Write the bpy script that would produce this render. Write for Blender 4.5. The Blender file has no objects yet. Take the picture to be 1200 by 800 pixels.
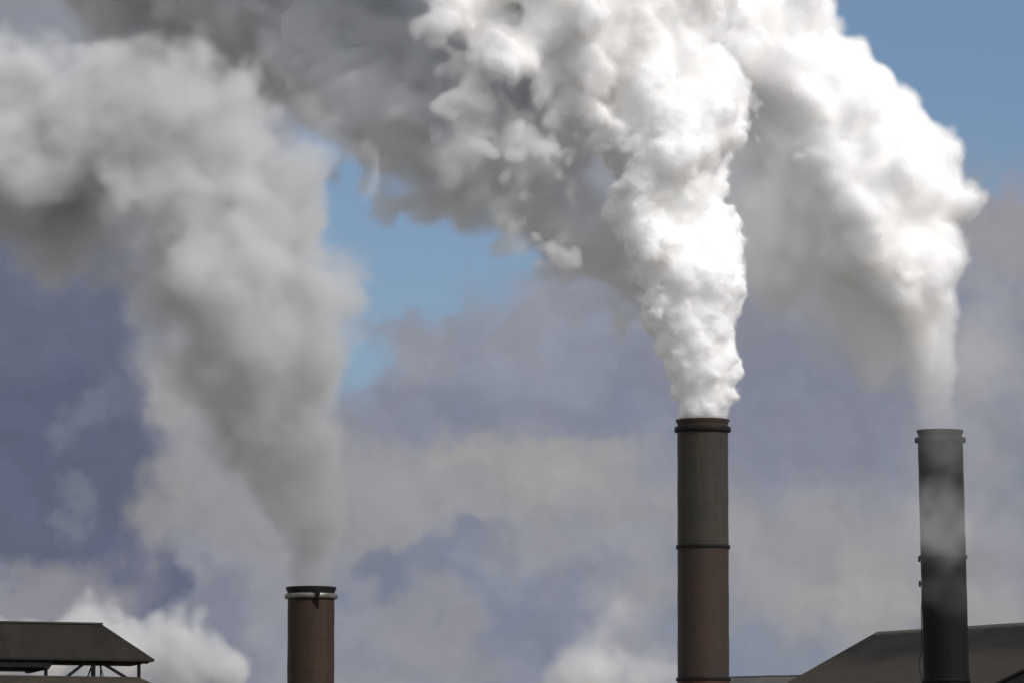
import bpy, bmesh, math, random
import numpy as np
from mathutils import Vector, Matrix

SC = bpy.context.scene
COL = SC.collection
R = math.radians

# ------------------------------------------------------------------ camera, light, exposure
F = 7500.0                       # focal length in units of the 1200 px wide photograph
PITCH = R(5.8)
EYE = Vector((0.0, 0.0, 2.0))
FWD = Vector((0, math.cos(PITCH), math.sin(PITCH)))
UP = Vector((0, -math.sin(PITCH), math.cos(PITCH)))
cam = bpy.data.objects.new('camera', bpy.data.cameras.new('camera'))
COL.objects.link(cam)
cam.location = EYE
cam.rotation_euler = (R(90) + PITCH, 0, 0)
cam.data.sensor_width = 36.0
cam.data.lens = 36.0 * F / 1200.0
cam.data.clip_start = 1.0
cam.data.clip_end = 60000.0
SC.camera = cam

SUN_AZ, SUN_EL = R(45), R(37)    # to the right of straight behind the camera, and up
SUN_DIR = Vector((math.sin(SUN_AZ) * math.cos(SUN_EL), -math.cos(SUN_AZ) * math.cos(SUN_EL), math.sin(SUN_EL)))
sun = bpy.data.objects.new('sun', bpy.data.lights.new('sun', 'SUN'))
COL.objects.link(sun)
sun.data.energy = 2.75
sun.data.angle = R(0.53)
sun.data.color = (1.0, 0.965, 0.92)
sun.rotation_euler = SUN_DIR.to_track_quat('Z', 'Y').to_euler()

SC.view_settings.view_transform = 'Standard'
SC.view_settings.look = 'None'
SC.view_settings.gamma = 1.0
SC.view_settings.use_curve_mapping = False
SC.view_settings.exposure = 0.0
cy = SC.cycles
cy.use_denoising = True
cy.max_bounces = 24
cy.diffuse_bounces = 8
cy.volume_bounces = 20
cy.volume_step_rate = 1.8
cy.use_adaptive_sampling = True
cy.adaptive_threshold = 0.02
cy.volume_max_steps = 512
cy.transparent_max_bounces = 16


def lin(r, g, b, k=1.0):
    f = lambda c: (c / 255.0 / 12.92 if c <= 10 else ((c / 255.0 + 0.055) / 1.055) ** 2.4) * k
    return (f(r), f(g), f(b), 1.0)


def C(r, g, b):
    return (r, g, b, 1.0)


# ------------------------------------------------------------------ sky
world = bpy.data.worlds.new('World')
SC.world = world
world.use_nodes = True


class NT:
    """short hand for building node trees"""
    def __init__(s, tree):
        s.t = tree
        s.L = tree.links.new

    def n(s, kind, **kw):
        nd = s.t.nodes.new(kind)
        for k, v in kw.items():
            setattr(nd, k, v)
        return nd

    def put(s, sock, v):
        if hasattr(v, 'is_output'):
            s.L(v, sock)
        else:
            sock.default_value = v

    def m(s, op, a, b=None, c=None, clamp=False):
        nd = s.n('ShaderNodeMath', operation=op, use_clamp=clamp)
        for i, v in enumerate((a, b, c)):
            if v is not None:
                s.put(nd.inputs[i], v)
        return nd.outputs[0]

    def vm(s, op, a, b=None, out=0):
        nd = s.n('ShaderNodeVectorMath', operation=op)
        s.put(nd.inputs[0], a)
        if b is not None:
            s.put(nd.inputs[1], b)
        return nd.outputs[out]

    def comb(s, x, y, z=0.0):
        nd = s.n('ShaderNodeCombineXYZ')
        for i, v in enumerate((x, y, z)):
            s.put(nd.inputs[i], v)
        return nd.outputs[0]

    def noise(s, vec, scale, detail=4.0, rough=0.5, color=False, dist=0.0):
        nd = s.n('ShaderNodeTexNoise')
        s.put(nd.inputs['Vector'], vec)
        nd.inputs['Scale'].default_value = scale
        nd.inputs['Detail'].default_value = detail
        nd.inputs['Roughness'].default_value = rough
        nd.inputs['Distortion'].default_value = dist
        return nd.outputs['Color' if color else 0]

    def ramp(s, v, lo, hi, a=0.0, b=1.0, smooth=True):
        nd = s.n('ShaderNodeMapRange')
        nd.interpolation_type = 'SMOOTHSTEP' if smooth else 'LINEAR'
        s.put(nd.inputs[0], v)
        for i, q in enumerate((lo, hi, a, b)):
            s.put(nd.inputs[i + 1], q)
        return nd.outputs[0]

    def mix(s, fac, a, b):
        nd = s.n('ShaderNodeMix', data_type='RGBA')
        s.put(nd.inputs[0], fac)
        s.put(nd.inputs[6], a)
        s.put(nd.inputs[7], b)
        return nd.outputs[2]


def build_world():
    t = world.node_tree
    t.nodes.clear()
    w = NT(t)
    out = w.n('ShaderNodeOutputWorld')
    sky = w.n('ShaderNodeTexSky', sky_type='NISHITA')
    sky.sun_disc = False
    sky.sun_elevation = SUN_EL
    sky.sun_rotation = math.atan2(SUN_DIR.x, SUN_DIR.y)
    sky.air_density = 1.0
    sky.dust_density = 0.2
    sky.ozone_density = 3.0
    bg_sky = w.n('ShaderNodeBackground')
    bg_sky.inputs[1].default_value = SKY_STRENGTH
    w.L(w.vm('MULTIPLY', sky.outputs[0], (.895, .91, 1.035)), bg_sky.inputs[0])
    d = w.n('ShaderNodeTexCoord').outputs['Generated']
    df = w.vm('DOT_PRODUCT', d, tuple(FWD), 1)
    du = w.vm('DOT_PRODUCT', d, tuple(UP), 1)
    dx = w.vm('DOT_PRODUCT', d, (1, 0, 0), 1)
    dfs = w.m('MAXIMUM', df, 0.05)
    # the part of the sky over the works, mapped to a plane (1 unit = 0.76 degrees)
    u = w.m('MULTIPLY_ADD', w.m('DIVIDE', dx, dfs), F / 100, 6.0)
    v = w.m('MULTIPLY_ADD', w.m('DIVIDE', du, dfs), -F / 100, 4.0)
    p0 = w.comb(u, v)
    big = w.noise(p0, 0.55, 5, 0.55, True)
    fine = w.noise(p0, 1.7, 3.5, 0.5, True)
    warp = w.vm('ADD', w.vm('SCALE', w.vm('SUBTRACT', big, (.5, .5, .5))), w.vm('SCALE', w.vm('SUBTRACT', fine, (.5, .5, .5))))
    # strengths of the two warps
    for nd in t.nodes:
        if nd.type == 'VECT_MATH' and nd.operation == 'SCALE':
            src = nd.inputs[0].links[0].from_node.inputs[0].links[0].from_node
            nd.inputs['Scale'].default_value = 1.5 if abs(src.inputs['Scale'].default_value - 0.55) < 0.01 else 0.95
    p = w.vm('ADD', p0, warp)

    def blob(cx, cyy, rx, ry, rot=0.0, soft=0.6):
        """an uneven patch: 1 inside, 0 outside"""
        mp = w.n('ShaderNodeMapping', vector_type='TEXTURE')
        w.L(p, mp.inputs[0])
        mp.inputs['Location'].default_value = (cx / 100, cyy / 100, 0)
        mp.inputs['Rotation'].default_value = (0, 0, R(rot))
        mp.inputs['Scale'].default_value = (rx / 100, ry / 100, 1)
        s_ = w.n('ShaderNodeSeparateXYZ')
        w.L(mp.outputs[0], s_.inputs[0])
        ln = w.vm('LENGTH', w.comb(s_.outputs[0], s_.outputs[1]), out=1)
        return w.ramp(ln, 1.0 + soft / 2, 1.0 - soft / 2)

    n1 = w.noise(p0, 0.75, 7, 0.58, dist=0.3)
    col = w.mix(w.ramp(n1, 0.28, 0.72), lin(127, 134, 152), lin(150, 150, 156))
    for (cx, cyy, rx, ry, rot, soft, c, k) in CLOUD_PATCHES:
        col = w.mix(w.m('MULTIPLY', blob(cx, cyy, rx, ry, rot, soft), k), col, lin(*c))
    # billows catch the light on the side of the sun
    ra = w.noise(p, 0.8, 5, 0.5)
    rb = w.noise(w.vm('ADD', p, (0.16, -0.20, 0.0)), 0.8, 5, 0.5)
    relief = w.m('MULTIPLY', w.m('SUBTRACT', ra, rb), 2.0)
    n2 = w.m('ADD', w.m('MULTIPLY_ADD', w.noise(p0, 2.4, 6, 0.6), 0.3, 0.35), relief)
    col = w.mix(0.5, col, w.vm('SCALE', col))
    sc_ = [nd for nd in t.nodes if nd.type == 'VECT_MATH' and nd.operation == 'SCALE'][-1]
    w.L(w.ramp(n2, 0.1, 0.9, 0.8, 1.2, False), sc_.inputs['Scale'])
    blue = None
    for bl in BLUE_GAPS:
        b = blob(*bl)
        blue = b if blue is None else w.m('MAXIMUM', blue, b)
    # the rest of the sky: broken cloud
    gen = w.noise(d, 3.0, 6, 0.55)
    cover = w.ramp(gen, 0.38, 0.55, 0.25, 0.97)
    front = w.ramp(df, 0.95, 0.985)
    gcol = w.mix(w.ramp(gen, 0.45, 0.7), C(.50, .52, .56), C(.95, .94, .93))
    col = w.mix(front, gcol, col)
    one_minus = w.m('SUBTRACT', 1.0, blue)
    fac = w.m('ADD', w.m('MULTIPLY', front, one_minus), w.m('MULTIPLY', w.m('SUBTRACT', 1.0, front), cover), clamp=True)
    bg_cl = w.n('ShaderNodeBackground')
    w.L(col, bg_cl.inputs[0])
    mx = w.n('ShaderNodeMixShader')
    w.L(fac, mx.inputs[0])
    w.L(bg_sky.outputs[0], mx.inputs[1])
    w.L(bg_cl.outputs[0], mx.inputs[2])
    w.L(mx.outputs[0], out.inputs[0])


SKY_STRENGTH = 0.066
BLUE_GAPS = [(1190, 60, 240, 165, 12, 0.35), (470, 250, 190, 115, -8, 0.45), (410, 390, 40, 70, 10, 1.0), (240, 50, 38, 30, 0, 0.9)]
CLOUD_PATCHES = [  # cx, cy, rx, ry, turn, softness, colour, strength
    (330, 540, 150, 150, 0, 1.1, (148, 147, 152), 0.8),
    (600, 475, 230, 60, 0, 1.0, (128, 133, 151), 0.8),
    (590, 580, 230, 60, 0, 1.2, (154, 153, 156), 0.8),
    (640, 380, 170, 70, 0, 1.1, (143, 147, 161), 0.85),
    (520, 650, 62, 16, -14, 1.4, (116, 123, 143), 0.65), (500, 690, 46, 22, 20, 1.3, (120, 126, 145), 0.7),
    (425, 696, 34, 28, -30, 1.2, (114, 121, 141), 0.75),
    (510, 760, 120, 45, 0, 1.0, (146, 146, 153), 0.8),
    (640, 740, 60, 70, 0, 0.9, (124, 130, 150), 0.8),
    (930, 470, 160, 90, 0, 1.0, (128, 132, 148), 0.85),
    (990, 660, 160, 85, 10, 1.2, (153, 152, 155), 0.85),
    (1170, 640, 90, 90, 0, 1.0, (142, 142, 150), 0.8),
    (900, 760, 60, 30, 0, 1.0, (130, 136, 152), 0.6),
    (1185, 275, 70, 60, 0, 0.7, (155, 151, 158), 0.9),
    (20, 400, 150, 170, 0, 0.5, (98, 104, 125), 0.95),
    (60, 560, 160, 110, 35, 0.5, (93, 99, 120), 0.95),
    (160, 665, 62, 52, 40, 0.5, (95, 101, 124), 0.95),
    (105, 490, 22, 40, 20, 1.2, (128, 131, 146), 0.45),
    (78, 590, 16, 20, 0, 1.4, (130, 134, 148), 0.5),
    (50, 700, 110, 48, -8, 0.9, (143, 142, 149), 0.85),
    (250, 745, 60, 60, 0, 0.9, (126, 130, 147), 0.7),
    (230, 480, 50, 45, 0, 1.3, (160, 157, 156), 0.7),
    (195, 600, 40, 50, 40, 1.3, (160, 157, 156), 0.6),
    (650, 560, 70, 28, -10, 1.3, (163, 160, 158), 0.7),
    (545, 545, 40, 20, 0, 1.3, (162, 160, 158), 0.6),
    (1000, 690, 70, 36, 10, 1.3, (164, 161, 159), 0.7),
    (1150, 700, 50, 40, 0, 1.3, (158, 156, 156), 0.7),
    (60, 20, 220, 70, 0, 0.8, (141, 145, 154), 0.9),
]
build_world()


# ------------------------------------------------------------------ helpers
def P(px, py, Y):
    """a point of the place at depth Y that shows at this spot of the photograph"""
    d = FWD + Vector((1, 0, 0)) * ((px - 600) / F) + UP * ((400 - py) / F)
    return EYE + d * (Y / d.y)


def link(o, parent=None):
    COL.objects.link(o)
    if parent is not None:
        o.parent = parent
    return o


def tag(o, label=None, cat=None, group=None, kind=None):
    for k, v in (('label', label), ('category', cat), ('group', group), ('kind', kind)):
        if v:
            o[k] = v
    return o


def empty(name, loc):
    o = bpy.data.objects.new(name, None)
    o.location = loc
    return link(o)


def build(name, bm, mat, parent=None, smooth=False, angle=None):
    me = bpy.data.meshes.new(name)
    bmesh.ops.recalc_face_normals(bm, faces=bm.faces)
    bm.to_mesh(me)
    bm.free()
    me.materials.append(mat)
    if smooth:
        for f in me.polygons:
            f.use_smooth = True
        if angle:
            me.set_sharp_from_angle(angle=angle)
    o = bpy.data.objects.new(name, me)
    link(o, parent)
    if parent is not None:
        # geometry is given in world coordinates; the parent may stand elsewhere
        o.matrix_parent_inverse = Matrix.Translation(parent.location).inverted()
    return o


def poly(bm, pts):
    return bm.faces.new([bm.verts.new(p) for p in pts])


def lathe(bm, cx, cyy, prof, seg=64, lean=(0, 0), z0=0):
    """closed ring profile (r, z) turned about a slightly leaning axis"""
    rings = []
    for r, z in prof:
        ox, oy = cx + lean[0] * (z - z0), cyy + lean[1] * (z - z0)
        rings.append([bm.verts.new((ox + r * math.cos(a), oy + r * math.sin(a), z)) for a in [2 * math.pi * i / seg for i in range(seg)]])
    n = len(rings)
    for j in range(n):
        A, B = rings[j], rings[(j + 1) % n]
        for i in range(seg):
            k = (i + 1) % seg
            bm.faces.new((A[i], A[k], B[k], B[i]))


def bar(bm, a, b, w, h=None):
    """a square bar from a to b"""
    a, b = Vector(a), Vector(b)
    h = h or w
    ax = (b - a).normalized()
    ref = Vector((0, 0, 1)) if abs(ax.z) < 0.9 else Vector((0, 1, 0))
    s = ax.cross(ref).normalized()
    t = s.cross(ax).normalized()
    q = [bm.verts.new(e + s * (w / 2) * i + t * (h / 2) * j) for e in (a, b) for i, j in ((-1, -1), (1, -1), (1, 1), (-1, 1))]
    for f in ((3, 2, 1, 0), (4, 5, 6, 7), (0, 1, 5, 4), (1, 2, 6, 5), (2, 3, 7, 6), (3, 0, 4, 7)):
        bm.faces.new([q[i] for i in f])


def prism(bm, top, bottom):
    """solid between two loops of equal length"""
    a = [bm.verts.new(p) for p in top]
    b = [bm.verts.new(p) for p in bottom]
    n = len(a)
    bm.faces.new(a)
    bm.faces.new(list(reversed(b)))
    for i in range(n):
        k = (i + 1) % n
        bm.faces.new((a[i], b[i], b[k], a[k]))


def material(name, fn):
    m = bpy.data.materials.new(name)
    m.use_nodes = True
    m.node_tree.nodes.clear()
    w = NT(m.node_tree)
    out = w.n('ShaderNodeOutputMaterial')
    bs = w.n('ShaderNodeBsdfPrincipled')
    w.L(bs.outputs[0], out.inputs[0])
    fn(w, bs, w.n('ShaderNodeTexCoord').outputs['Object'])
    return m


def stack_paint(name, base, rust, soot, rust_amt=0.5, rough=0.62):
    def fn(w, b, co):
        st = w.vm('MULTIPLY', co, (1.0, 1.0, 0.045))
        s1 = w.noise(st, 1.6, 6, 0.6)
        s2 = w.noise(co, 0.55, 6, 0.62)
        s3 = w.noise(w.vm('MULTIPLY', co, (1, 1, 0.12)), 6.0, 5, 0.65)
        c = w.mix(w.ramp(w.m('ADD', w.m('MULTIPLY', s1, 0.6), w.m('MULTIPLY', s2, 0.4)), 0.42, 0.62), base, rust)
        c = w.mix(w.m('MULTIPLY', w.ramp(s3, 0.5, 0.72), 0.55), c, soot)
        c = w.mix(w.m('MULTIPLY', w.ramp(w.noise(co, 3.3, 6, 0.7), 0.6, 0.72), rust_amt), c, rust)
        sp = w.n('ShaderNodeSeparateXYZ')
        w.L(co, sp.inputs[0])
        zz = w.m('ADD', sp.outputs[2], w.m('MULTIPLY', w.noise(co, .8, 2, .5), .06))
        seam = w.ramp(w.m('ABSOLUTE', w.m('SUBTRACT', w.m('FRACT', w.m('MULTIPLY', zz, 1 / 2.35)), .5)), .475, .5)
        c = w.mix(w.m('MULTIPLY', seam, .4), c, soot)
        w.L(c, b.inputs['Base Color'])
        b.inputs['Roughness'].default_value = rough
        b.inputs['Specular IOR Level'].default_value = 0.15
        bp = w.n('ShaderNodeBump')
        bp.inputs['Strength'].default_value = 0.25
        bp.inputs['Distance'].default_value = 0.05
        w.L(w.noise(co, 1.2, 4, 0.5), bp.inputs['Height'])
        w.L(bp.outputs[0], b.inputs['Normal'])
    return material(name, fn)


def plain(name, a, c2, scale=1.5, rough=0.75, metal=0.0, stretch=(1, 1, 1)):
    def fn(w, b, co):
        n = w.noise(w.vm('MULTIPLY', co, stretch), scale, 6, 0.62)
        w.L(w.mix(w.ramp(n, 0.35, 0.65), a, c2), b.inputs['Base Color'])
        b.inputs['Roughness'].default_value = rough
        b.inputs['Specular IOR Level'].default_value = 0.15
        b.inputs['Metallic'].default_value = metal
    return material(name, fn)


M_GREY = stack_paint('olive grey stack paint', C(0.0378, 0.0362, 0.0305), C(0.0509, 0.0410, 0.0313), C(0.0181, 0.0172, 0.0156), 0.25)
M_BROWN = stack_paint('brown stack paint', C(0.0382, 0.0306, 0.0261), C(0.0497, 0.0306, 0.0216), C(0.0166, 0.0140, 0.0121), 0.5)
M_RUST = stack_paint('rusty stack paint', C(0.0527, 0.0260, 0.0198), C(0.0620, 0.0285, 0.0186), C(0.0186, 0.0136, 0.0124), 0.7)
M_REDBROWN = stack_paint('red brown stack paint', C(0.0370, 0.0243, 0.0185), C(0.0478, 0.0281, 0.0179), C(0.0153, 0.0115, 0.0095), 0.5)
M_SOOT = stack_paint('sooty stack paint', C(0.0062, 0.0062, 0.0065), C(0.0094, 0.0084, 0.0076), C(0.0029, 0.0029, 0.0032), 0.4, 0.7)
M_BAND = plain('dark iron', C(.008, .0075, .007), C(.014, .0125, .0115), 2.5, 0.6)
M_LIGHTBAND = plain('weathered galvanised steel', C(.13, .125, .11), C(.24, .23, .21), 1.2, 0.42, 0.55)
M_INSIDE = plain('soot lined bore', C(.008, .008, .008), C(.014, .013, .012), 2.0, 0.9)
M_STEELDARK = plain('black steel', C(.006, .006, .007), C(.012, .011, .011), 2.0, 0.7)
M_WALL = plain('dusty sheet wall', C(0.0372, 0.0341, 0.0310), C(0.0620, 0.0558, 0.0496), 0.6, 0.85)


def roof_mat(name, a, b_, dust, seam_dir, pitch_m=0.9):
    def fn(w, b, co):
        n = w.noise(co, 0.35, 7, 0.62)
        c = w.mix(w.ramp(n, 0.38, 0.62), a, b_)
        n2 = w.noise(co, 1.4, 6, 0.7)
        c = w.mix(w.m('MULTIPLY', w.ramp(n2, 0.5, 0.75), 0.6), c, dust)
        s = w.vm('DOT_PRODUCT', co, seam_dir, 1)
        fr = w.m('FRACT', w.m('MULTIPLY', s, 1.0 / pitch_m))
        seam = w.ramp(w.m('ABSOLUTE', w.m('SUBTRACT', fr, 0.5)), 0.44, 0.5)
        c = w.mix(w.m('MULTIPLY', seam, 0.1), c, C(.02, .019, .018))
        sid = w.n('ShaderNodeTexWhiteNoise', noise_dimensions='1D')
        w.L(w.m('FLOOR', w.m('MULTIPLY', s, 1.0 / pitch_m)), sid.inputs['W'])
        hs = w.n('ShaderNodeHueSaturation')
        w.L(c, hs.inputs['Color'])
        w.L(w.ramp(sid.outputs[0], 0, 1, 0.93, 1.07, False), hs.inputs['Value'])
        w.L(hs.outputs[0], b.inputs['Base Color'])
        b.inputs['Roughness'].default_value = 0.9
        b.inputs['Specular IOR Level'].default_value = 0.05
        bp = w.n('ShaderNodeBump')
        bp.inputs['Strength'].default_value = 0.06
        bp.inputs['Distance'].default_value = 0.03
        w.L(w.m('SINE', w.m('MULTIPLY', s, 2 * math.pi / 0.3)), bp.inputs['Height'])
        w.L(bp.outputs[0], b.inputs['Normal'])
    return material(name, fn)


# ------------------------------------------------------------------ ground
bm = bmesh.new()
poly(bm, [(-20000, -3000, 0), (20000, -3000, 0), (20000, 40000, 0), (-20000, 40000, 0)])
g = build('ground', bm, plain('dusty works yard', C(.15, .14, .125), C(.24, .22, .19), 0.05, 0.95))
tag(g, kind='structure')


# ------------------------------------------------------------------ chimneys
def chimney(label, Y, px_mid, lean_px, z_levels, widths, mats, lip_mats, flange_py, ring_w, extra=None):
    """z_levels: lip top, lip bottom, ring top, ring bottom (photo rows); widths in px: lip, neck, ring, shaft"""
    k = Y / F * 1.004
    top = P(px_mid, z_levels[0], Y)
    t = empty('chimney', (top.x, Y, 0))
    tag(t, label, 'chimney', 'chimneys of the works')
    lean = (lean_px / 300.0, 0.0)
    z = lambda py: P(px_mid, py, Y).z
    zt, zl, zr0, zr1 = [z(q) for q in z_levels]
    lip, neck, ring, shaft = [q * k / 2 for q in widths]
    wall = 0.22
    cx = top.x
    # shaft sections between the flanges, down to the ground
    zs = [zr1 - 0.0] + [z(q) for q in flange_py] + [0.0]
    for i in range(len(zs) - 1):
        bm = bmesh.new()
        a, b = zs[i], zs[i + 1]
        grow = 0.0016
        ra, rb = shaft + grow * (zt - a), shaft + grow * (zt - b)
        n = max(2, int((a - b) / 1.2))
        outer = [(ra + (rb - ra) * j / n + 0.012 * math.sin(j * 2.1 + i), a + (b - a) * j / n) for j in range(n + 1)]
        inner = [(rb - wall, b), (ra - wall, a)]
        lathe(bm, cx, Y, outer + inner, lean=lean, z0=zt)
        build('shaft_section', bm, mats[min(i, len(mats) - 1)], t, True, R(35))
        if i > 0:
            bm = bmesh.new()
            rf = ra + 0.11
            lathe(bm, cx, Y, [(ra - 0.02, a + 0.11), (rf, a + 0.10), (rf + .02, a), (rf, a - 0.10), (ra - 0.02, a - 0.11)], lean=lean, z0=zt)
            for q in range(40):
                an = q * 2 * math.pi / 40
                c = Vector((cx + lean[0] * (a - zt) + (rf - 0.03) * math.cos(an), Y + (rf - 0.03) * math.sin(an), a))
                bar(bm, c + Vector((0, 0, -0.15)), c + Vector((0, 0, 0.15)), 0.06)
            build('flange', bm, M_BAND, t, True, R(35))
    # neck, flared lip, ring and the sooty bore
    bm = bmesh.new()
    lathe(bm, cx, Y, [(lip, zt), (lip + .01, zt - .1), (neck + .03, zl - .05), (neck, zl - .2), (neck, zr0 - .05), (neck - wall, zr0 - .05), (neck - wall, zl - .2), (lip - wall, zt)], lean=lean, z0=zt)
    build('lip', bm, lip_mats[0], t, True, R(40))
    bm = bmesh.new()
    rr = ring
    lathe(bm, cx, Y, [(shaft - .1, zr0), (rr - .05, zr0), (rr, zr0 - .08), (rr, zr1 + .08), (rr - .05, zr1), (shaft - .1, zr1)], lean=lean, z0=zt)
    build('ring', bm, lip_mats[1], t, True, R(40))
    bm = bmesh.new()
    lathe(bm, cx, Y, [(neck - wall - .01, zt - .15), (neck - wall - .01, zt - 8), (neck - wall - .05, zt - 8), (neck - wall - .05, zt - .15)], lean=lean, z0=zt)
    build('bore_lining', bm, M_INSIDE, t, True, R(40))
    if extra:
        extra(t, k, z, lean, shaft, cx, Y, zt)
    return t


def hook(t, k, z, lean, shaft, cx, Y, zt):
    bm = bmesh.new()
    x = (373 - 364.6) * k + cx
    yf = Y - math.sqrt(max(shaft ** 2 - (x - cx) ** 2, 0)) - 0.38
    bar(bm, (x - .18, yf, z(691.5)), (x + .12, yf, z(692.6)), .2, .12)
    bar(bm, (x - .1, yf - .02, z(692)), (x + .02, yf - .02, z(698)), .14)
    bar(bm, (x - .02, yf - .04, z(697)), (x + .2, yf - .04, z(697.5)), .2)
    bar(bm, (x, yf - .03, z(697)), (x + .02, yf + .2, z(706)), .2)
    bar(bm, (x + .03, yf + .2, z(705)), (x + .05, yf + .3, z(713)), .09)
    build('hook_bracket', bm, M_BAND, t)


def fittings(t, k, z, lean, shaft, cx, Y, zt):
    for py in (655, 684):
        bm = bmesh.new()
        a = z(py)
        x = cx + lean[0] * (a - zt) - shaft - 0.08
        bar(bm, (x - .1, Y - .6, a + .25), (x - .1, Y - .6, a - .25), .2)
        bar(bm, (x - .1, Y - .6, a), (x + .4, Y - .6, a), .12)
        build('bracket', bm, M_BAND, t)
    cu = bpy.data.curves.new('cable', 'CURVE')
    cu.dimensions = '3D'
    cu.bevel_depth = 0.035
    sp = cu.splines.new('POLY')
    pts = [(1081, 690), (1079.5, 715), (1080, 745), (1080.5, 762), (1078, 770), (1076.8, 778), (1078, 786), (1080, 791), (1080.8, 800)]
    sp.points.add(len(pts) - 1)
    for q, (px, py) in zip(sp.points, pts):
        p = P(px, py, Y - 0.5)
        q.co = (*p, 1)
    cu.materials.append(M_BAND)
    co = link(bpy.data.objects.new('cable', cu))
    me = bpy.data.meshes.new_from_object(co.evaluated_get(bpy.context.evaluated_depsgraph_get()))
    bpy.data.objects.remove(co)
    o = link(bpy.data.objects.new('cable', me), t)
    o.matrix_parent_inverse = Matrix.Translation(t.location).inverted()


CH1 = chimney('short red brown chimney with pale ring and hook, thin grey smoke above', 480, 364.6, 0.3,
              (687.5, 692, 695.5, 701), (59, 54.9, 62.4, 54.6), [M_REDBROWN], (M_BAND, M_LIGHTBAND), [905], 3, hook)
CH2 = chimney('tall brown chimney with dense white smoke and two dark joint bands', 500, 823.4, 0.0,
              (491.5, 495, 500, 506), (63, 59, 66.4, 59.4), [M_GREY, M_BROWN, M_RUST], (M_BROWN, M_BAND), [640.5, 795.5], 3)
CH3 = chimney('sooty black chimney half veiled by drifting smoke, in front of big roof', 560, 1101.6, -5.6,
              (504, 508, 512.5, 518), (55, 51, 60.4, 52.6), [M_SOOT], (M_SOOT, M_BAND), [652, 797], 3, fittings)


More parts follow.
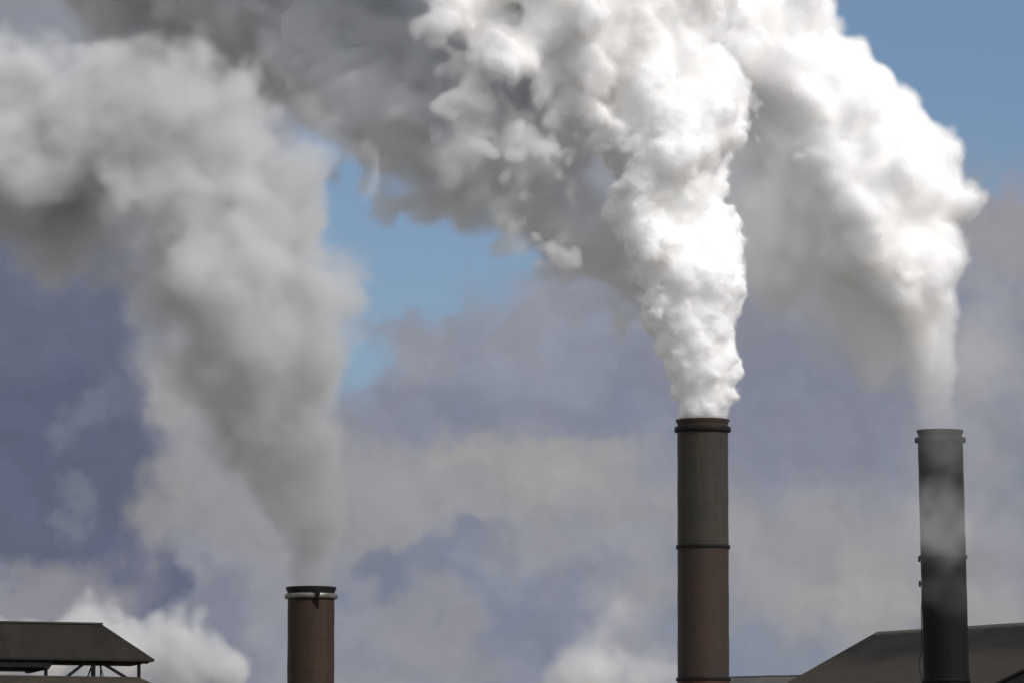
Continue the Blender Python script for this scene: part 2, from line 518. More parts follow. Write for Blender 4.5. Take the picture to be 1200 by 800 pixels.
# ------------------------------------------------------------------ left shed with raised ventilator roof
def left_shed():
    E1 = P(181, 771.8, 453.4)
    yaw = R(17)
    u = Vector((-math.cos(yaw), -math.sin(yaw), 0))
    v = Vector((-math.sin(yaw), math.cos(yaw), 0))
    t = empty('industrial_shed', (E1.x, E1.y, 0))
    tag(t, 'brown shed with raised hipped ventilator roof on black posts, below the dark cloud', 'shed')
    q = lambda a, b, z: Vector((E1.x, E1.y, 0)) + u * a + v * b + Vector((0, 0, z))
    ze = E1.z
    zr = P(116, 730.5, 455.9).z
    L = 26.0
    HW = 3.5
    A = 3.06
    mt = roof_mat('brown grey roof sheet', C(0.0224, 0.0206, 0.0181), C(0.0287, 0.0257, 0.0224), C(0.0315, 0.0239, 0.0206), tuple(u), 1.1)
    bm = bmesh.new()
    th = 0.16
    e = [q(0, 0, ze), q(L, 0, ze), q(L, 2 * HW, ze), q(0, 2 * HW, ze)]
    r1, r2 = q(A, HW, zr), q(L - A, HW, zr)
    V = [bm.verts.new(p) for p in e]
    W = [bm.verts.new(p - Vector((0, 0, th))) for p in e]
    a, b = bm.verts.new(r1), bm.verts.new(r2)
    for f in ((V[0], a, b, V[1]), (V[1], b, V[2]), (V[2], b, a, V[3]), (V[3], a, V[0])):
        bm.faces.new(f)
    for i in range(4):
        k = (i + 1) % 4
        bm.faces.new((V[i], V[k], W[k], W[i]))
    bm.faces.new(W)
    build('ventilator_roof', bm, mt, t)
    bm = bmesh.new()
    bar(bm, r1 + Vector((0, 0, .03)) - u * .1, r2 + Vector((0, 0, .03)), .34, .12)
    build('ridge_cap', bm, plain('ridge sheet', C(0.0391, 0.0368, 0.0324), C(0.0558, 0.0519, 0.0446), 1.0, .7), t)
    # position along the eave of a photo column
    s = lambda px, b=0.5: (E1.x + v.x * b - P(px, 780, 452).x) / (-u.x)
    zb = P(163, 793.6, 453).z
    zs = ze - th
    # dark ventilator box at the left, its end cut at an angle
    z0, z1 = ze - th - .003, P(50, 781.2, 451).z
    bm = bmesh.new()
    a0, a1 = s(62, .25), s(56, .25)
    prism(bm, [q(a0, .25, z0), q(L - 1, .25, z0), q(L - 1, z1 and .25, z1), q(a1 + .2, .25, z1), q(a1 + .1, .25, z1 - .12), q(a1 - .12, .25, z1 - .12), q(a0, .25, z0 - .28)],
          [q(a0, 6.6, z0), q(L - 1, 6.6, z0), q(L - 1, 6.6, z1), q(a1 + .2, 6.6, z1), q(a1 + .1, 6.6, z1 - .12), q(a1 - .12, 6.6, z1 - .12), q(a0, 6.6, z0 - .28)])
    build('ventilator_box', bm, M_STEELDARK, t)
    for px, w_, bb in ((54.2, .25, .5), (108.5, .32, .5), (161.2, .24, .5), (111.0, .12, 6.3), (-40, .25, .5)):
        bm = bmesh.new()
        x = s(px, bb)
        top = zs if px > 56 else z1
        bar(bm, q(x, bb, zb - 1.0), q(x, bb, top), w_)
        build('post', bm, M_STEELDARK, t)
    for p1, p2, w_, bb in ((103.5, 75.5, .2, .52), (112.5, 150.5, .2, .52), (105.5, 97, .1, 3.4), (111.5, 119.5, .06, 3.4)):
        bm = bmesh.new()
        ztop = P(p1, 772.6, 453).z
        bar(bm, q(s(p1, bb), bb, ztop), q(s(p2, bb), bb, zb - .12), w_)
        build('brace', bm, M_STEELDARK, t)
    bm = bmesh.new()
    bar(bm, q(s(169), .3, zs), q(s(169), .3, zs - .16), .22)
    bar(bm, q(s(166), .3, zs - .05), q(s(172), .3, zs - .05), .12, .1)
    build('gutter_bracket', bm, M_STEELDARK, t)
    # main roof: front slope, hip end, walls
    mt2 = roof_mat('dusty brown roof sheet', C(0.0395, 0.0335, 0.0270), C(0.0558, 0.0465, 0.0372), C(0.0628, 0.0488, 0.0372), tuple(u), 1.0)
    bm = bmesh.new()
    x0 = s(163.5, .2)
    down, run = 5.5, 11.0
    top = [q(x0, .2, zb), q(L, .2, zb), q(L, 6.8, zb), q(x0, 6.8, zb)]
    low = [q(x0 - 9.5, .2 - run, zb - down), q(L, .2 - run, zb - down), q(L, 6.8 + run, zb - down), q(x0 - 9.5, 6.8 + run, zb - down)]
    prism(bm, top, low)
    build('main_roof', bm, mt2, t)
    bm = bmesh.new()
    bar(bm, q(x0, .2, zb + .02), q(L, .2, zb + .02), .22, .1)
    build('flashing', bm, plain('worn flashing', C(0.0558, 0.0465, 0.0372), C(0.0744, 0.0651, 0.0535), 1.3, .7), t)
    bm = bmesh.new()
    ins = [q(x0 - 9.2, .5 - run, zb - down - .003), q(L - .3, .5 - run, zb - down - .003), q(L - .3, 6.5 + run, zb - down - .003), q(x0 - 9.2, 6.5 + run, zb - down - .003)]
    prism(bm, ins, [Vector((p.x, p.y, -.2)) for p in ins])
    build('wall', bm, M_WALL, t)


left_shed()


# ------------------------------------------------------------------ right hand roofs
def slab_roof(name, label, corner, yaw, length, run, drop, mat, wall_mat, back_run, cap=True):
    """gable roof: ridge runs from CORNER along the direction YAW; one slope faces the camera"""
    r = Vector((math.cos(yaw), math.sin(yaw), 0))
    n = Vector((math.sin(yaw), -math.cos(yaw), 0))
    if n.y > 0:
        n = -n
    t = empty(name, (corner.x, corner.y, 0))
    tag(t, label, 'shed')
    q = lambda a, b, z: Vector((corner.x, corner.y, corner.z)) + r * a + n * b + Vector((0, 0, z))
    bm = bmesh.new()
    th = .2
    bd = drop * back_run / run
    sec = [(run, -drop), (0, 0), (-back_run, -bd), (-back_run, -bd - th), (0, -th), (run, -drop - th)]
    # the sheets sag a little between the frames
    m_ = 14
    rows = []
    rng = random.Random(5)
    for i in range(m_ + 1):
        sg = rng.uniform(-.07, .05) if 0 < i < m_ else 0
        rows.append([bm.verts.new(q(length * i / m_, b, z + (sg if b == 0 else 0))) for b, z in sec])
    for i in range(m_):
        for j in range(6):
            k = (j + 1) % 6
            bm.faces.new((rows[i][j], rows[i][k], rows[i + 1][k], rows[i + 1][j]))
    bm.faces.new(rows[0])
    bm.faces.new(list(reversed(rows[-1])))
    build('roof', bm, mat(tuple(r)), t)
    if cap:
        bm = bmesh.new()
        rng = random.Random(5)
        pts = [q(length * i / m_, 0, .05 + (rng.uniform(-.07, .05) if 0 < i < m_ else 0)) for i in range(m_ + 1)]
        for a, b in zip(pts[:-1], pts[1:]):
            bar(bm, a, b, .4, .06)
        build('ridge_cap', bm, plain('ridge flashing', C(.11, .108, .10), C(.15, .145, .135), .8, .75), t)
    bm = bmesh.new()
    g1, g2 = run - .5, -back_run + .5
    f = lambda b: -drop * abs(b) / run - th - .003
    ends = []
    for a in (.4, length - .4):
        ends.append([q(a, g1, f(g1)), q(a, 0, -th - .003), q(a, g2, f(g2)), Vector((*q(a, g2, 0).xy, -.2)), Vector((*q(a, g1, 0).xy, -.2))])
    prism(bm, ends[0], ends[1])
    build('wall', bm, wall_mat, t)
    return t, q


def big_roof_mat(d):
    def fn(w, b, co):
        n = w.noise(co, 0.16, 7, 0.62)
        c = w.mix(w.ramp(n, 0.4, 0.6), C(.022, .022, .0215), C(.030, .0295, .028))
        sep = w.n('ShaderNodeSeparateXYZ')
        w.L(co, sep.inputs[0])
        zz = w.m('ADD', sep.outputs[2], w.m('MULTIPLY', w.m('SUBTRACT', w.noise(co, .2, 4, .5), .5), 2.2))
        # uneven band: darker sheet along the ridge, lighter brown lower down
        c = w.mix(w.ramp(zz, 34.6, 32.4), c, C(.054, .046, .040))
        c = w.mix(w.ramp(sep.outputs[2], 36.2, 36.7), c, C(.085, .08, .072))
        c = w.mix(w.m('MULTIPLY', w.ramp(w.noise(co, 1.1, 7, .7), .5, .72), .5), c, C(.024, .023, .022))
        s = w.vm('DOT_PRODUCT', co, d, 1)
        fr = w.m('FRACT', w.m('MULTIPLY', s, 1.0))
        c = w.mix(w.m('MULTIPLY', w.ramp(w.m('ABSOLUTE', w.m('SUBTRACT', fr, .5)), .43, .5), .2), c, C(.03, .028, .026))
        lap = w.m('FRACT', w.m('MULTIPLY', sep.outputs[2], .55))
        c = w.mix(w.m('MULTIPLY', w.ramp(w.m('ABSOLUTE', w.m('SUBTRACT', lap, .5)), .47, .5), .35), c, C(.025, .023, .022))
        w.L(c, b.inputs['Base Color'])
        b.inputs['Roughness'].default_value = .92
        b.inputs['Specular IOR Level'].default_value = 0.05
        bp = w.n('ShaderNodeBump')
        bp.inputs['Strength'].default_value = .5
        bp.inputs['Distance'].default_value = .04
        w.L(w.m('SINE', w.m('MULTIPLY', s, 2 * math.pi / .33)), bp.inputs['Height'])
        w.L(bp.outputs[0], b.inputs['Normal'])
    return material('weathered big roof sheet', fn)


grey_roof = lambda d: roof_mat('grey roof sheet', C(.085, .082, .078), C(.11, .105, .098), C(.07, .066, .06), d)
dark_roof = lambda d: roof_mat('dark roof sheet', C(.016, .015, .015), C(.022, .02, .019), C(.03, .027, .025), d)
slab_roof('big_gable_shed', 'large shed with weathered brown gable roof behind the sooty chimney', P(1028, 739.5, 620), R(-49), 62, 24, 10.6,
          big_roof_mat, M_WALL, 24, False)
slab_roof('low_shed', 'low grey roofed shed just visible beside the tall brown chimney', P(838, 793.4, 640), R(-22), 22, 9, 4.0, grey_roof, M_WALL, 9)
slab_roof('lean_to_shed', 'dark sloping roof edge of a smaller shed in the bottom corner beside the sooty chimney', P(1252, 757, 540), R(90), 7, 8, 3.9, dark_roof, M_STEELDARK, 8)


# ------------------------------------------------------------------ smoke
RNG = np.random.default_rng(11)


def seed(n):
    global RNG
    RNG = np.random.default_rng(n)


def lattice_noise(shape, cells):
    """smooth random field: cubic B-spline through a random lattice, about unit deviation"""
    lat = None
    ls = [int(math.ceil((n - 1) / c)) + 5 for n, c in zip(shape, cells)]
    out = RNG.standard_normal(ls).astype(np.float32)
    order = sorted(range(3), key=lambda a: shape[a] / ls[a])
    for ax in order:
        n, c = shape[ax], cells[ax]
        x = np.arange(n, dtype=np.float32) / c
        i = np.floor(x).astype(np.int64)
        f = x - i
        ws = [(1 - f) ** 3 / 6, (3 * f ** 3 - 6 * f ** 2 + 4) / 6, (-3 * f ** 3 + 3 * f ** 2 + 3 * f + 1) / 6, f ** 3 / 6]
        sh = [1, 1, 1]
        sh[ax] = n
        acc = None
        for k in range(4):
            tm = np.take(out, i + k, axis=ax)
            tm *= ws[k].reshape(sh).astype(np.float32)
            acc = tm if acc is None else acc.__iadd__(tm)
        out = acc
    return out * np.float32(2.9)


def fbm(shape, cell, octaves, gain=0.5, billow=False, stretch=(1, 1, 1)):
    acc, a, tot = None, 1.0, 0.0
    for _ in range(octaves):
        n = lattice_noise(shape, [cell * s for s in stretch])
        if billow:
            np.abs(n, out=n)
            n -= 0.8
        n *= np.float32(a)
        acc = n if acc is None else acc.__iadd__(n)
        tot += a
        a *= gain
        cell /= 2
        if cell < 1.6:
            break
    return acc


def stir(d, off, step):
    """the field d read at places moved by OFF (three arrays, metres), trilinear"""
    n = d.shape
    idx, fr = [], []
    for ax in range(3):
        sh = [1, 1, 1]
        sh[ax] = n[ax]
        p = off[ax] * np.float32(1 / step)
        p += np.arange(n[ax], dtype=np.float32).reshape(sh)
        np.clip(p, 0, n[ax] - 1.001, out=p)
        i = p.astype(np.int32)
        p -= i
        idx.append(i)
        fr.append(p)
    base = (idx[0].astype(np.int32) * n[1] + idx[1]) * n[2] + idx[2]
    del idx
    flat = d.ravel()
    out = np.zeros(n, np.float32)
    for a in (0, 1):
        wa = fr[0] if a else 1 - fr[0]
        for b in (0, 1):
            wb = wa * (fr[1] if b else 1 - fr[1])
            for c in (0, 1):
                out += wb * (fr[2] if c else 1 - fr[2]) * flat[base + ((a * n[1] + b) * n[2] + c)]
    return out


class Field:
    def __init__(s, lo, hi, step):
        s.lo, s.step = np.array(lo, float), step
        s.shape = tuple(int(math.ceil((h - l) / step)) + 1 for l, h in zip(lo, hi))

    def spheres(s, sph, cap):
        d = np.full(s.shape, cap, np.float32)
        for x, y, z, r in sph:
            c = (np.array((x, y, z)) - s.lo) / s.step
            m = (r + cap) / s.step
            a = np.maximum(np.floor(c - m), 0).astype(int)
            b = np.minimum(np.ceil(c + m) + 1, s.shape).astype(int)
            if (b <= a).any():
                continue
            g = [((np.arange(a[i], b[i]) - c[i]) * s.step).astype(np.float32) ** 2 for i in range(3)]
            q = g[0][:, None, None] + g[1][None, :, None] + g[2][None, None, :]
            np.sqrt(q, out=q)
            q -= np.float32(r)
            v = d[a[0]:b[0], a[1]:b[1], a[2]:b[2]]
            np.minimum(v, q, out=v)
        return d

    def dist_to(s, p):
        g = [((np.arange(s.shape[i]) * s.step + s.lo[i] - p[i]).astype(np.float32)) ** 2 for i in range(3)]
        return np.sqrt(g[0][:, None, None] + g[1][None, :, None] + g[2][None, None, :])


def spine(keys, Y0, fill=0.3):
    """keys (px, py, radius px, depth offset m) joined to a chain of spheres"""
    out = []
    for (a, b) in zip(keys[:-1], keys[1:]):
        pa, pb = P(a[0], a[1], Y0 + a[3]), P(b[0], b[1], Y0 + b[3])
        ra, rb = a[2] * Y0 / F, b[2] * Y0 / F
        n = max(1, int((pb - pa).length / (fill * (ra + rb) / 2)))
        for i in range(n):
            f = i / n
            p = pa.lerp(pb, f)
            out.append((*p, ra + (rb - ra) * f))
    k = keys[-1]
    out.append((*P(k[0], k[1], Y0 + k[3]), k[2] * Y0 / F))
    return out


def loose(keys, Y0):
    return [(*P(a[0], a[1], Y0 + a[3]), a[2] * Y0 / F) for a in keys]


def bud(sph, per, lo, hi, out_lo=.72, out_hi=.98, keep_under=99):
    """round heads budding from the surface of round heads"""
    res = []
    for x, y, z, r in sph:
        if r > keep_under:
            continue
        n = per if r > .5 else 0
        for _ in range(n):
            v = RNG.standard_normal(3)
            v /= np.linalg.norm(v)
            q = r * RNG.uniform(out_lo, out_hi)
            res.append((x + v[0] * q, y + v[1] * q, z + v[2] * q, r * RNG.uniform(lo, hi)))
    return res


def grid_nodes(name, data, F_, mesh_threshold=None, mat=None):
    """a node tree that turns an array computed above into a volume grid, or into the surface round its dense part"""
    me = bpy.data.meshes.new(name + '_samples')
    me.vertices.add(data.size)
    me.attributes.new('d', 'FLOAT', 'POINT').data.foreach_set('value', np.ascontiguousarray(data, np.float32).ravel())
    ho = bpy.data.objects.new(name + '_samples', me)
    ng = bpy.data.node_groups.new(name, 'GeometryNodeTree')
    ng.interface.new_socket('Geometry', in_out='INPUT', socket_type='NodeSocketGeometry')
    ng.interface.new_socket('Geometry', in_out='OUTPUT', socket_type='NodeSocketGeometry')
    N, L = ng.nodes.new, ng.links.new
    out = N('NodeGroupOutput')
    vc = N('GeometryNodeVolumeCube')
    oi = N('GeometryNodeObjectInfo')
    oi.inputs[0].default_value = ho
    st = F_.step
    vc.inputs['Min'].default_value = tuple(F_.lo)
    vc.inputs['Max'].default_value = tuple(F_.lo[i] + st * (data.shape[i] - 1) for i in range(3))
    for k, n in zip('XYZ', data.shape):
        vc.inputs['Resolution ' + k].default_value = n
    p = N('GeometryNodeInputPosition')
    s = N('ShaderNodeVectorMath')
    s.operation = 'SUBTRACT'
    s.inputs[1].default_value = tuple(F_.lo)
    L(p.outputs[0], s.inputs[0])
    m = N('ShaderNodeVectorMath')
    m.operation = 'SCALE'
    m.inputs['Scale'].default_value = 1 / st
    L(s.outputs[0], m.inputs[0])
    sep = N('ShaderNodeSeparateXYZ')
    L(m.outputs[0], sep.inputs[0])

    def rnd(x):
        f = N('FunctionNodeFloatToInt')
        f.rounding_mode = 'ROUND'
        L(x, f.inputs[0])
        return f.outputs[0]

    def im(op, a, b):
        f = N('FunctionNodeIntegerMath')
        f.operation = op
        L(a, f.inputs[0])
        if isinstance(b, int):
            f.inputs[1].default_value = b
        else:
            L(b, f.inputs[1])
        return f.outputs[0]
    ix, iy, iz = [rnd(sep.outputs[i]) for i in range(3)]
    idx = im('ADD', im('MULTIPLY', im('ADD', im('MULTIPLY', ix, data.shape[1]), iy), data.shape[2]), iz)
    at = N('GeometryNodeInputNamedAttribute')
    at.data_type = 'FLOAT'
    at.inputs[0].default_value = 'd'
    si = N('GeometryNodeSampleIndex')
    si.data_type = 'FLOAT'
    si.domain = 'POINT'
    L(oi.outputs['Geometry'], si.inputs['Geometry'])
    L(at.outputs[0], [i for i in si.inputs if i.name == 'Value' and i.enabled][0])
    L(idx, si.inputs['Index'])
    L(si.outputs[0], vc.inputs['Density'])
    if mesh_threshold is None:
        sm = N('GeometryNodeSetMaterial')
        sm.inputs['Material'].default_value = mat
        L(vc.outputs[0], sm.inputs[0])
        L(sm.outputs[0], out.inputs[0])
    else:
        vm = N('GeometryNodeVolumeToMesh')
        vm.inputs['Threshold'].default_value = mesh_threshold
        L(vc.outputs[0], vm.inputs[0])
        L(vm.outputs[0], out.inputs[0])
    return ng, ho, me


def core_mesh(name, core, F_, mat):
    data = np.clip(core + 10.0, 0, 20)
    for ax in range(3):                       # close the surface at the edge of the grid
        sl = [slice(None)] * 3
        for e in (0, -1):
            sl[ax] = e
            data[tuple(sl)] = 0
    ng, ho, hm = grid_nodes(name, data, F_, 10.0)
    o = bpy.data.objects.new(name, bpy.data.meshes.new('blank'))
    link(o)
    o.modifiers.new('surface', 'NODES').node_group = ng
    dg = bpy.context.evaluated_depsgraph_get()
    me = bpy.data.meshes.new_from_object(o.evaluated_get(dg))
    o.modifiers.clear()
    old = o.data
    o.data = me
    me.name = name
    bpy.data.meshes.remove(old)
    bpy.data.node_groups.remove(ng)
    bpy.data.objects.remove(ho)
    bpy.data.meshes.remove(hm)
    me.materials.clear()
    me.materials.append(mat)
    # drop the crumbs that float free of the dense body
    nv = len(me.vertices)
    ed = np.empty(len(me.edges) * 2, np.int32)
    me.edges.foreach_get('vertices', ed)
    ed = ed.reshape(-1, 2)
    lab = np.arange(nv)
    while True:
        m = np.minimum(lab[ed[:, 0]], lab[ed[:, 1]])
        new = lab.copy()
        np.minimum.at(new, ed[:, 0], m)
        np.minimum.at(new, ed[:, 1], m)
        np.minimum.at(new, lab[ed[:, 0]], m)
        np.minimum.at(new, lab[ed[:, 1]], m)
        new = new[new]
        if (new == lab).all():
            break
        lab = new
    cnt = np.bincount(lab, minlength=nv)
    keep = cnt[lab] >= cnt.max() * (1.0 if nv < 300000 else 0.01)
    if not keep.all():
        b = bmesh.new()
        b.from_mesh(me)
        bmesh.ops.delete(b, geom=[v for v, k in zip(b.verts, keep) if not k], context='VERTS')
        b.to_mesh(me)
        b.free()
    me.polygons.foreach_set('use_smooth', np.ones(len(me.polygons), bool))
    print(name, 'surface', len(me.vertices))
    return o


def veil_volume(dens, F_, mat, parent):
    ng, ho, hm = grid_nodes('smoke_veil', dens, F_, None, mat)
    v = bpy.data.volumes.new('smoke_veil')
    v.materials.append(mat)
    o = bpy.data.objects.new('smoke_veil', v)
    link(o, parent)
    o.modifiers.new('density', 'NODES').node_group = ng
    return o


def smoke_surface(name, col, detail=0.4, depth=3.5):
    def fn(w, b, co):
        b.inputs['Base Color'].default_value = col
        b.inputs['Roughness'].default_value = 1.0
        b.inputs['Specular IOR Level'].default_value = 0.0
        b.inputs['Subsurface Weight'].default_value = 1.0
        b.inputs['Subsurface Radius'].default_value = (1, 1, 1)
        b.inputs['Subsurface Scale'].default_value = depth
        bp = w.n('ShaderNodeBump')
        bp.inputs['Strength'].default_value = detail
        bp.inputs['Distance'].default_value = 0.25
        w.L(w.noise(co, 1.6, 5, 0.6), bp.inputs['Height'])
        w.L(bp.outputs[0], b.inputs['Normal'])
    return material(name, fn)


def smoke_air(name, col, dens, aniso=0.1, low=None):
    m = bpy.data.materials.new(name)
    m.use_nodes = True
    m.node_tree.nodes.clear()
    w = NT(m.node_tree)
    out = w.n('ShaderNodeOutputMaterial')
    v = w.n('ShaderNodeVolumePrincipled')
    v.inputs['Color'].default_value = col
    v.inputs['Density'].default_value = dens
    v.inputs['Anisotropy'].default_value = aniso
    if low:                                   # darker low down, paler higher up
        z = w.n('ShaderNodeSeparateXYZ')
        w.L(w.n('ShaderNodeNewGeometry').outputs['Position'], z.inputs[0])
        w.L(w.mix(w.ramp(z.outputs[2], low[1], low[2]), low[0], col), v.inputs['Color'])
    w.L(v.outputs[0], out.inputs['Volume'])
    return m


def smooth01(x):
    np.clip(x, 0, 1, out=x)
    return x * x * (3 - 2 * x)


def plume(name, label, sets, mouth, box, step, core_mat, air_mat, thin=None, group='smoke plumes', parent=None):
    """sets: dicts with spheres, noise amplitude, softness and depth of the dense core. Each gives a solid core and a soft veil round it."""
    F_ = Field(box[0], box[1], step)
    print(name, F_.shape, np.prod(F_.shape) / 1e6)
    dm = F_.dist_to(mouth)
    dens = np.zeros(F_.shape, np.float32)
    core = np.full(F_.shape, -10, np.float32)
    for s in sets:
        d = F_.spheres(s['sph'], s.get('cap', 5.0))
        amp = np.clip(dm * s['amp_grow'], s.get('amp_min', 0.0), s['amp']).astype(np.float32)
        wa = np.clip(dm * s.get('stir_grow', .05), 0, s.get('stir', 1.0)).astype(np.float32)
        d = stir(d, [wa * fbm(F_.shape, s.get('stir_cell', 5.0) / step, 3, .5) for _ in range(3)], step)
        del wa
        n = fbm(F_.shape, s['cell'] / step, s.get('oct', 5), s.get('gain', .5), s.get('billow', True), s.get('stretch', (1, 1, 1)))
        n *= np.clip(1.25 - d / (.75 * s.get('cap', 5.0)), 0, 1)
        d -= amp * n
        del n
        if 'fine' in s:
            n = fbm(F_.shape, s['fine_cell'] / step, 2, .6, True)
            d -= (np.clip(dm * .08, .02, s['fine']) * np.clip(1.5 - dm / 22, .55, 1)).astype(np.float32) * n
            del n
        sf = np.clip(dm * s['soft_grow'], s['soft_min'], s['soft']).astype(np.float32)
        d -= np.float32(s.get('grow', .35)) * sf
        q = smooth01(-d / sf) * np.clip(s['k_lo'] + dm * s['k_grow'], 0, s['k']).astype(np.float32) if 'k_lo' in s else smooth01(-d / sf) * np.float32(s['k'])
        if 'deep' in s:
            q += np.float32(s['deep']) * np.clip(-d / sf - 1, 0, 3) * np.clip((dm - s.get('open', 0)) / 8, 0, 1)
        if 'mottle' in s:
            n = fbm(F_.shape, s['mottle_cell'] / step, 4, .6, False)
            q *= np.clip(1 + s['mottle'] * n, .1, 2.5)
            del n
        deep = s['core'] * sf + np.clip(s.get('open', 0) - dm, 0, None) * np.float32(.25)
        if s.get('solid', True):
            np.maximum(core, -d - deep, out=core)
        np.maximum(dens, q, out=dens)
        del d, q, amp, sf, deep
    if thin is not None:
        for s in thin:
            d = F_.spheres(s['sph'], s['cap'])
            n = fbm(F_.shape, s['cell'] / step, 5, .55, False)
            q = smooth01((-d + s['amp'] * n * np.clip(1.25 - d / (.75 * s['cap']), 0, 1)) / s['soft']) * s['k']
            q *= np.clip(.7 + s.get('streak', .5) * n, 0.0, 2.5)
            np.maximum(dens, q, out=dens)
    dens[core > 3 * step + .3] = 0            # nothing reaches the inside of the dense core
    dens *= np.clip((dm - 0.0) * 2, 0, 1)
    o = core_mesh(name, core, F_, core_mat)
    if parent is None:
        tag(o, label, 'smoke', group)
    else:
        o.parent = parent
    v = veil_volume(dens, F_, air_mat, o)
    return o


def mouth_of(ch_px, py, Y):
    return np.array(P(ch_px, py, Y))


SMOKE_WHITE = smoke_surface('dense white steam', C(.95, .944, .936))
AIR_WHITE = smoke_air('white steam', C(.989, .986, .982), 1.0)
SMOKE_TRAIL = smoke_surface('shade tinted trailing smoke', C(.77, .775, .785), .3)  # trail's shade put into its colour, greyer than the column's steam
AIR_TRAIL = smoke_air('shade tinted trailing air', C(.945, .948, .955), 1.0)  # same shade in the albedo of the trail's veil
SMOKE_GREY = smoke_surface('dense grey smoke', C(.52, .52, .515), .1)
SMOKE_FAR = smoke_surface('distant steam', C(.62, .613, .605), .1)
AIR_FAR = smoke_air('distant steam air', C(.915, .911, .905), 1.0)
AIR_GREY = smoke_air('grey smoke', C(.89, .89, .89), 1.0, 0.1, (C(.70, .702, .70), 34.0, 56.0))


def box_of(px0, px1, py0, py1, Y, y0, y1):
    a, b = P(px0, py1, Y), P(px1, py0, Y)
    return (a.x, Y + y0, a.z), (b.x, Y + y1, b.z)


# --- the middle chimney: a bright rolling column and the long shaded trail it feeds
col_keys = [(824, 492, 29, 0), (824, 466, 31, 0), (822, 440, 36, 0), (817, 410, 42, 0), (811, 380, 47, 0), (806, 340, 53, 0), (795, 300, 59, 0),
            (785, 250, 67, 1), (781, 200, 72, 1), (776, 150, 78, 2), (766, 100, 86, 3), (752, 50, 92, 4), (734, 0, 100, 5), (705, -60, 112, 6), (650, -110, 120, 8)]
STEP = 1.0
trail_keys = [(775, 335, 22, 3), (742, 280, 42, 5), (700, 243, 62, 7), (650, 212, 78, 9), (600, 168, 92, 11), (545, 113, 94, 13), (480, 88, 94, 16), (420, 68, 94, 19),
              (350, 40, 96, 22), (290, 5, 96, 25), (230, -40, 92, 27), (150, -75, 90, 29), (60, -100, 95, 31), (-60, -130, 95, 33)]
front_keys = [(540, 30, 40, 0), (600, 50, 42, -1), (650, 10, 50, -1), (515, 45, 24, -1), (660, 85, 34, 0), (700, 60, 50, 0), (575, 70, 28, -1), (690, 120, 36, 1),
              (560, -20, 60, 2), (640, -60, 70, 2)]
seed(21)
over_keys = [(660, -115, 118, 6), (560, -160, 130, 9), (430, -205, 140, 13), (280, -235, 145, 16), (100, -250, 145, 19), (-60, -255, 140, 22)]
wisps = loose([(425, 190, 30, 10), (455, 212, 24, 9), (475, 235, 18, 9), (505, 205, 28, 9), (446, 250, 14, 9), (535, 238, 26, 7), (556, 266, 28, 6), (582, 284, 24, 6), (622, 304, 26, 5), (665, 322, 24, 4), (705, 342, 22, 3), (738, 374, 16, 2), (395, 174, 24, 12), (640, 326, 16, 5), (690, 352, 15, 4)], 500)
c0 = spine(col_keys, 500)
c1 = bud(c0, 6, .26, .46, .6, .88)
c2 = bud(c1, 3, .3, .5, .6, .9)
t0 = spine(trail_keys, 500)
t1 = bud(t0, 4, .3, .5, .5, .85)
o0 = spine(over_keys, 500)
o1 = bud(o0, 5, .3, .5, .5, .85)
f0 = loose(front_keys, 500)
bits = loose([(588, 184, 17, 0), (640, 150, 20, 0), (632, 266, 19, 1), (655, 205, 12, 0), (618, 155, 14, 1), (604, 125, 18, 1), (668, 175, 16, 0), (560, 105, 22, 2)], 500)
bits += bud(bits, 5, .35, .6, .6, 1.0)
f1 = bud(f0, 10, .3, .5, .6, .9)
f2 = bud(f1, 3, .3, .5, .6, .9)
M2 = mouth_of(823.4, 491, 500)
column = plume('smoke_plume', 'dense bright white smoke rolling out of the tall brown chimney, trailing grey underneath',
               [dict(sph=c0 + c1 + c2, stir=.9, stir_cell=3.2, fine=.22, fine_cell=.8, amp=.55, amp_grow=.035, amp_min=.07, cell=2.0, oct=5, gain=.6, soft=1.0, soft_grow=.035, soft_min=.25, k=2.4, core=.8, open=1.2, cap=3),
                dict(sph=f0 + f1 + f2, fine=.14, fine_cell=.8, stir=1.0, stir_cell=3.5, amp=.6, amp_grow=.1, cell=2.2, oct=5, gain=.58, soft=1.4, soft_grow=1, soft_min=1.4, k=1.3, core=1.0, cap=3),
                dict(sph=bits, stir=1.2, stir_cell=2.4, amp=.5, amp_grow=.1, cell=1.4, oct=5, gain=.6, billow=False, soft=1.5, soft_grow=1, soft_min=1.5, k=1.0, core=1, cap=3, solid=False)],
               M2, box_of(440, 900, -170, 492, 500, -12, 12), STEP * .14, SMOKE_WHITE, AIR_WHITE)
seed(22)
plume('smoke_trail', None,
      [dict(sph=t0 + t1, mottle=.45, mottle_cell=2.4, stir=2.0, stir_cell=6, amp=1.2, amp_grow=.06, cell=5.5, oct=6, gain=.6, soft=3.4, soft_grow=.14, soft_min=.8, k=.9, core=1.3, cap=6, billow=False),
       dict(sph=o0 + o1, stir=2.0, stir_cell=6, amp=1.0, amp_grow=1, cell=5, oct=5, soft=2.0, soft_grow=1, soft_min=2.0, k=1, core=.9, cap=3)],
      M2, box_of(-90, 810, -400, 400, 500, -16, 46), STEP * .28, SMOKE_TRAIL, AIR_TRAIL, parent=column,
      thin=[dict(sph=wisps, cap=4, cell=1.6, amp=.8, soft=1.0, k=.38, streak=1.0)])

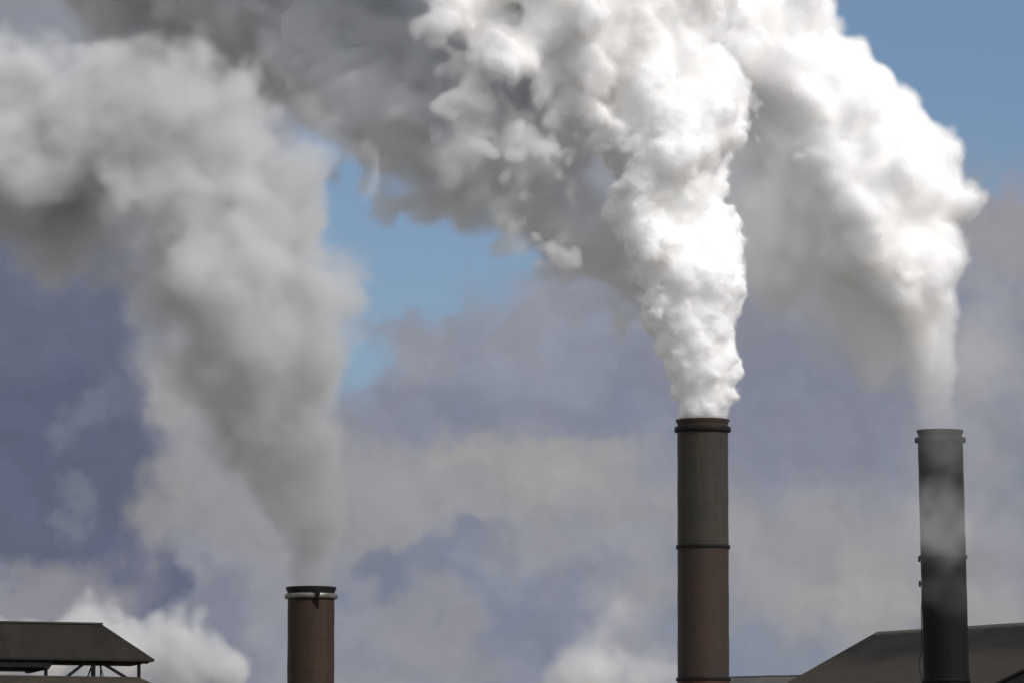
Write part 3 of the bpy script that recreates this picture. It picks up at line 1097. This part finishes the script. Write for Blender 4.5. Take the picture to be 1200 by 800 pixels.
# --- the right chimney: white, drawn out behind the middle one, with thin smoke drifting down round the stack
seed(23)
r_keys = [(1100, 498, 21, 0), (1095, 474, 22, 0), (1088, 440, 28, 0), (1078, 400, 37, 0), (1062, 350, 54, 0), (1052, 300, 72, 0), (1036, 250, 88, 1), (1012, 200, 94, 2),
          (980, 155, 90, 3), (935, 110, 92, 4), (885, 65, 98, 5), (825, 10, 108, 6), (750, -50, 120, 7), (680, -100, 130, 8)]
r0 = spine(r_keys, 560)
r1 = bud(r0, 6, .28, .46, .6, .88)
r2 = bud(r1, 3, .3, .5, .6, .9)
under = loose([(1000, 290, 62, 1), (950, 265, 62, 2), (905, 250, 60, 3), (960, 320, 45, 2), (1010, 350, 40, 1), (1045, 400, 30, 0), (895, 205, 62, 4), (880, 250, 55, 4), (925, 300, 50, 3)], 560)
u1 = bud(under, 8, .35, .5)
th = loose([(980, 380, 60, 2), (930, 330, 60, 2), (890, 300, 50, 3), (1030, 420, 30, 0)], 560)
drift = loose([(1150, 360, 60, 4), (1160, 440, 70, 4), (1130, 490, 45, 2), (1170, 520, 50, 2)], 560)
front_drift = loose([(1106, 535, 36, -5), (1104, 565, 46, -5), (1112, 600, 52, -5), (1100, 625, 48, -5), (1116, 645, 40, -5), (1130, 590, 46, -6), (1084, 600, 40, -5)], 560)
faint = loose([(1106, 690, 50, -6), (1098, 640, 50, -6), (1110, 580, 60, -6), (1110, 520, 60, -6), (1150, 690, 60, -8), (1170, 620, 60, -8)], 560)
plume('smoke_plume', 'soft edged white smoke leaning away from the sooty black chimney',
      [dict(sph=r0 + r1 + r2, amp=.5, amp_grow=.04, amp_min=.1, cell=2.6, oct=4, soft=.9, soft_grow=.1, soft_min=.5, k=1.4, k_lo=.03, k_grow=.08, core=.9, open=12, cap=3),
       dict(sph=under + u1, amp=1.0, amp_grow=.2, cell=4.0, oct=5, soft=3.2, soft_grow=1, soft_min=3.2, k=.36, core=1.2, cap=4, billow=False, solid=False)],
      mouth_of(1101.6, 504, 560), box_of(640, 1260, -110, 800, 560, -14, 20), STEP * .24, SMOKE_WHITE, AIR_WHITE,
      thin=[dict(sph=th, cap=5, cell=5.0, amp=1.0, soft=5.0, k=.10), dict(sph=drift, cap=4, cell=3.0, amp=.8, soft=3.0, k=.022),
            dict(sph=front_drift, cap=5, cell=2.6, amp=.6, soft=4.2, k=.085, streak=.3),
            dict(sph=faint, cap=5, cell=4.0, amp=.8, soft=4.0, k=.03, streak=.4)])

# --- the left chimney: thin brown grey smoke, spreading wide
seed(24)
l_keys = [(364, 694, 25, 0), (363, 660, 27, 0), (360, 620, 33, 0), (354, 580, 43, 0), (346, 540, 54, 0), (334, 500, 66, 0), (314, 460, 80, 0), (300, 410, 92, 0), (286, 360, 106, 0),
          (264, 310, 112, 0), (238, 265, 116, 1), (205, 225, 116, 2), (165, 190, 108, 3), (110, 182, 96, 4), (50, 182, 90, 5), (-10, 180, 90, 6), (-80, 172, 100, 7)]
l0 = spine(l_keys, 480) + loose([(285, 175, 78, 1), (268, 130, 55, 1), (300, 230, 85, 1), (235, 80, 36, 2), (330, 290, 65, 0), (160, 105, 40, 3), (20, 130, 45, 6), (385, 270, 24, 0), (380, 210, 22, 1)], 480)
l1 = bud(l0, 5, .28, .5, .55, .85)
l2 = []
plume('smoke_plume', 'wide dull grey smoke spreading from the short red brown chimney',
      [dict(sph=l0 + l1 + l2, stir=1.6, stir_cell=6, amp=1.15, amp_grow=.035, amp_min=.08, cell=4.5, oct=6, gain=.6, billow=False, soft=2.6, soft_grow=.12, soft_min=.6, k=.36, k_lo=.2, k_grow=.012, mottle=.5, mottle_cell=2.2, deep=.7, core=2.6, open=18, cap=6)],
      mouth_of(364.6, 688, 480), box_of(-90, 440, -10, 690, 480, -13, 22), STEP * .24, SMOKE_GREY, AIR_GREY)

# --- steam boiling up far behind the sheds
seed(35)
s0 = loose([(150, 765, 54, 0), (212, 768, 48, 0), (112, 722, 28, 0), (245, 786, 36, 1), (185, 742, 30, 0), (60, 765, 42, 2), (20, 780, 46, 3), (130, 738, 34, 0), (230, 744, 24, 0)], 640)
s1 = bud(s0, 12, .3, .5)
s2 = []
plume('steam_cloud', 'pale billowing steam cloud behind the ventilator roof shed',
      [dict(sph=s0 + s1 + s2, stir=.9, amp=.7, amp_grow=1, cell=2.6, oct=4, mottle=.4, mottle_cell=2.0, soft=2.4, soft_grow=1, soft_min=2.4, k=.6, deep=.8, core=1.5, cap=4)],
      np.array(P(150, 900, 640)), box_of(-60, 310, 670, 880, 640, -9, 9), .26, SMOKE_FAR, AIR_FAR, group='distant steam clouds')
seed(26)
s0 = loose([(705, 790, 40, 0), (712, 740, 26, 0), (722, 715, 16, 0), (750, 800, 34, 0), (680, 800, 30, 0), (700, 765, 26, 0)], 700)
s1 = bud(s0, 12, .3, .5)
plume('steam_cloud', 'small pale steam cloud rising just beside the foot of the tall brown chimney',
      [dict(sph=s0 + s1, amp=.8, amp_grow=1, cell=3, oct=4, soft=3.0, soft_grow=1, soft_min=3.0, k=.25, deep=1.0, core=1.9, cap=4, billow=False)],
      np.array(P(705, 900, 700)), box_of(620, 800, 670, 880, 700, -9, 9), .3, SMOKE_FAR, AIR_FAR, group='distant steam clouds')
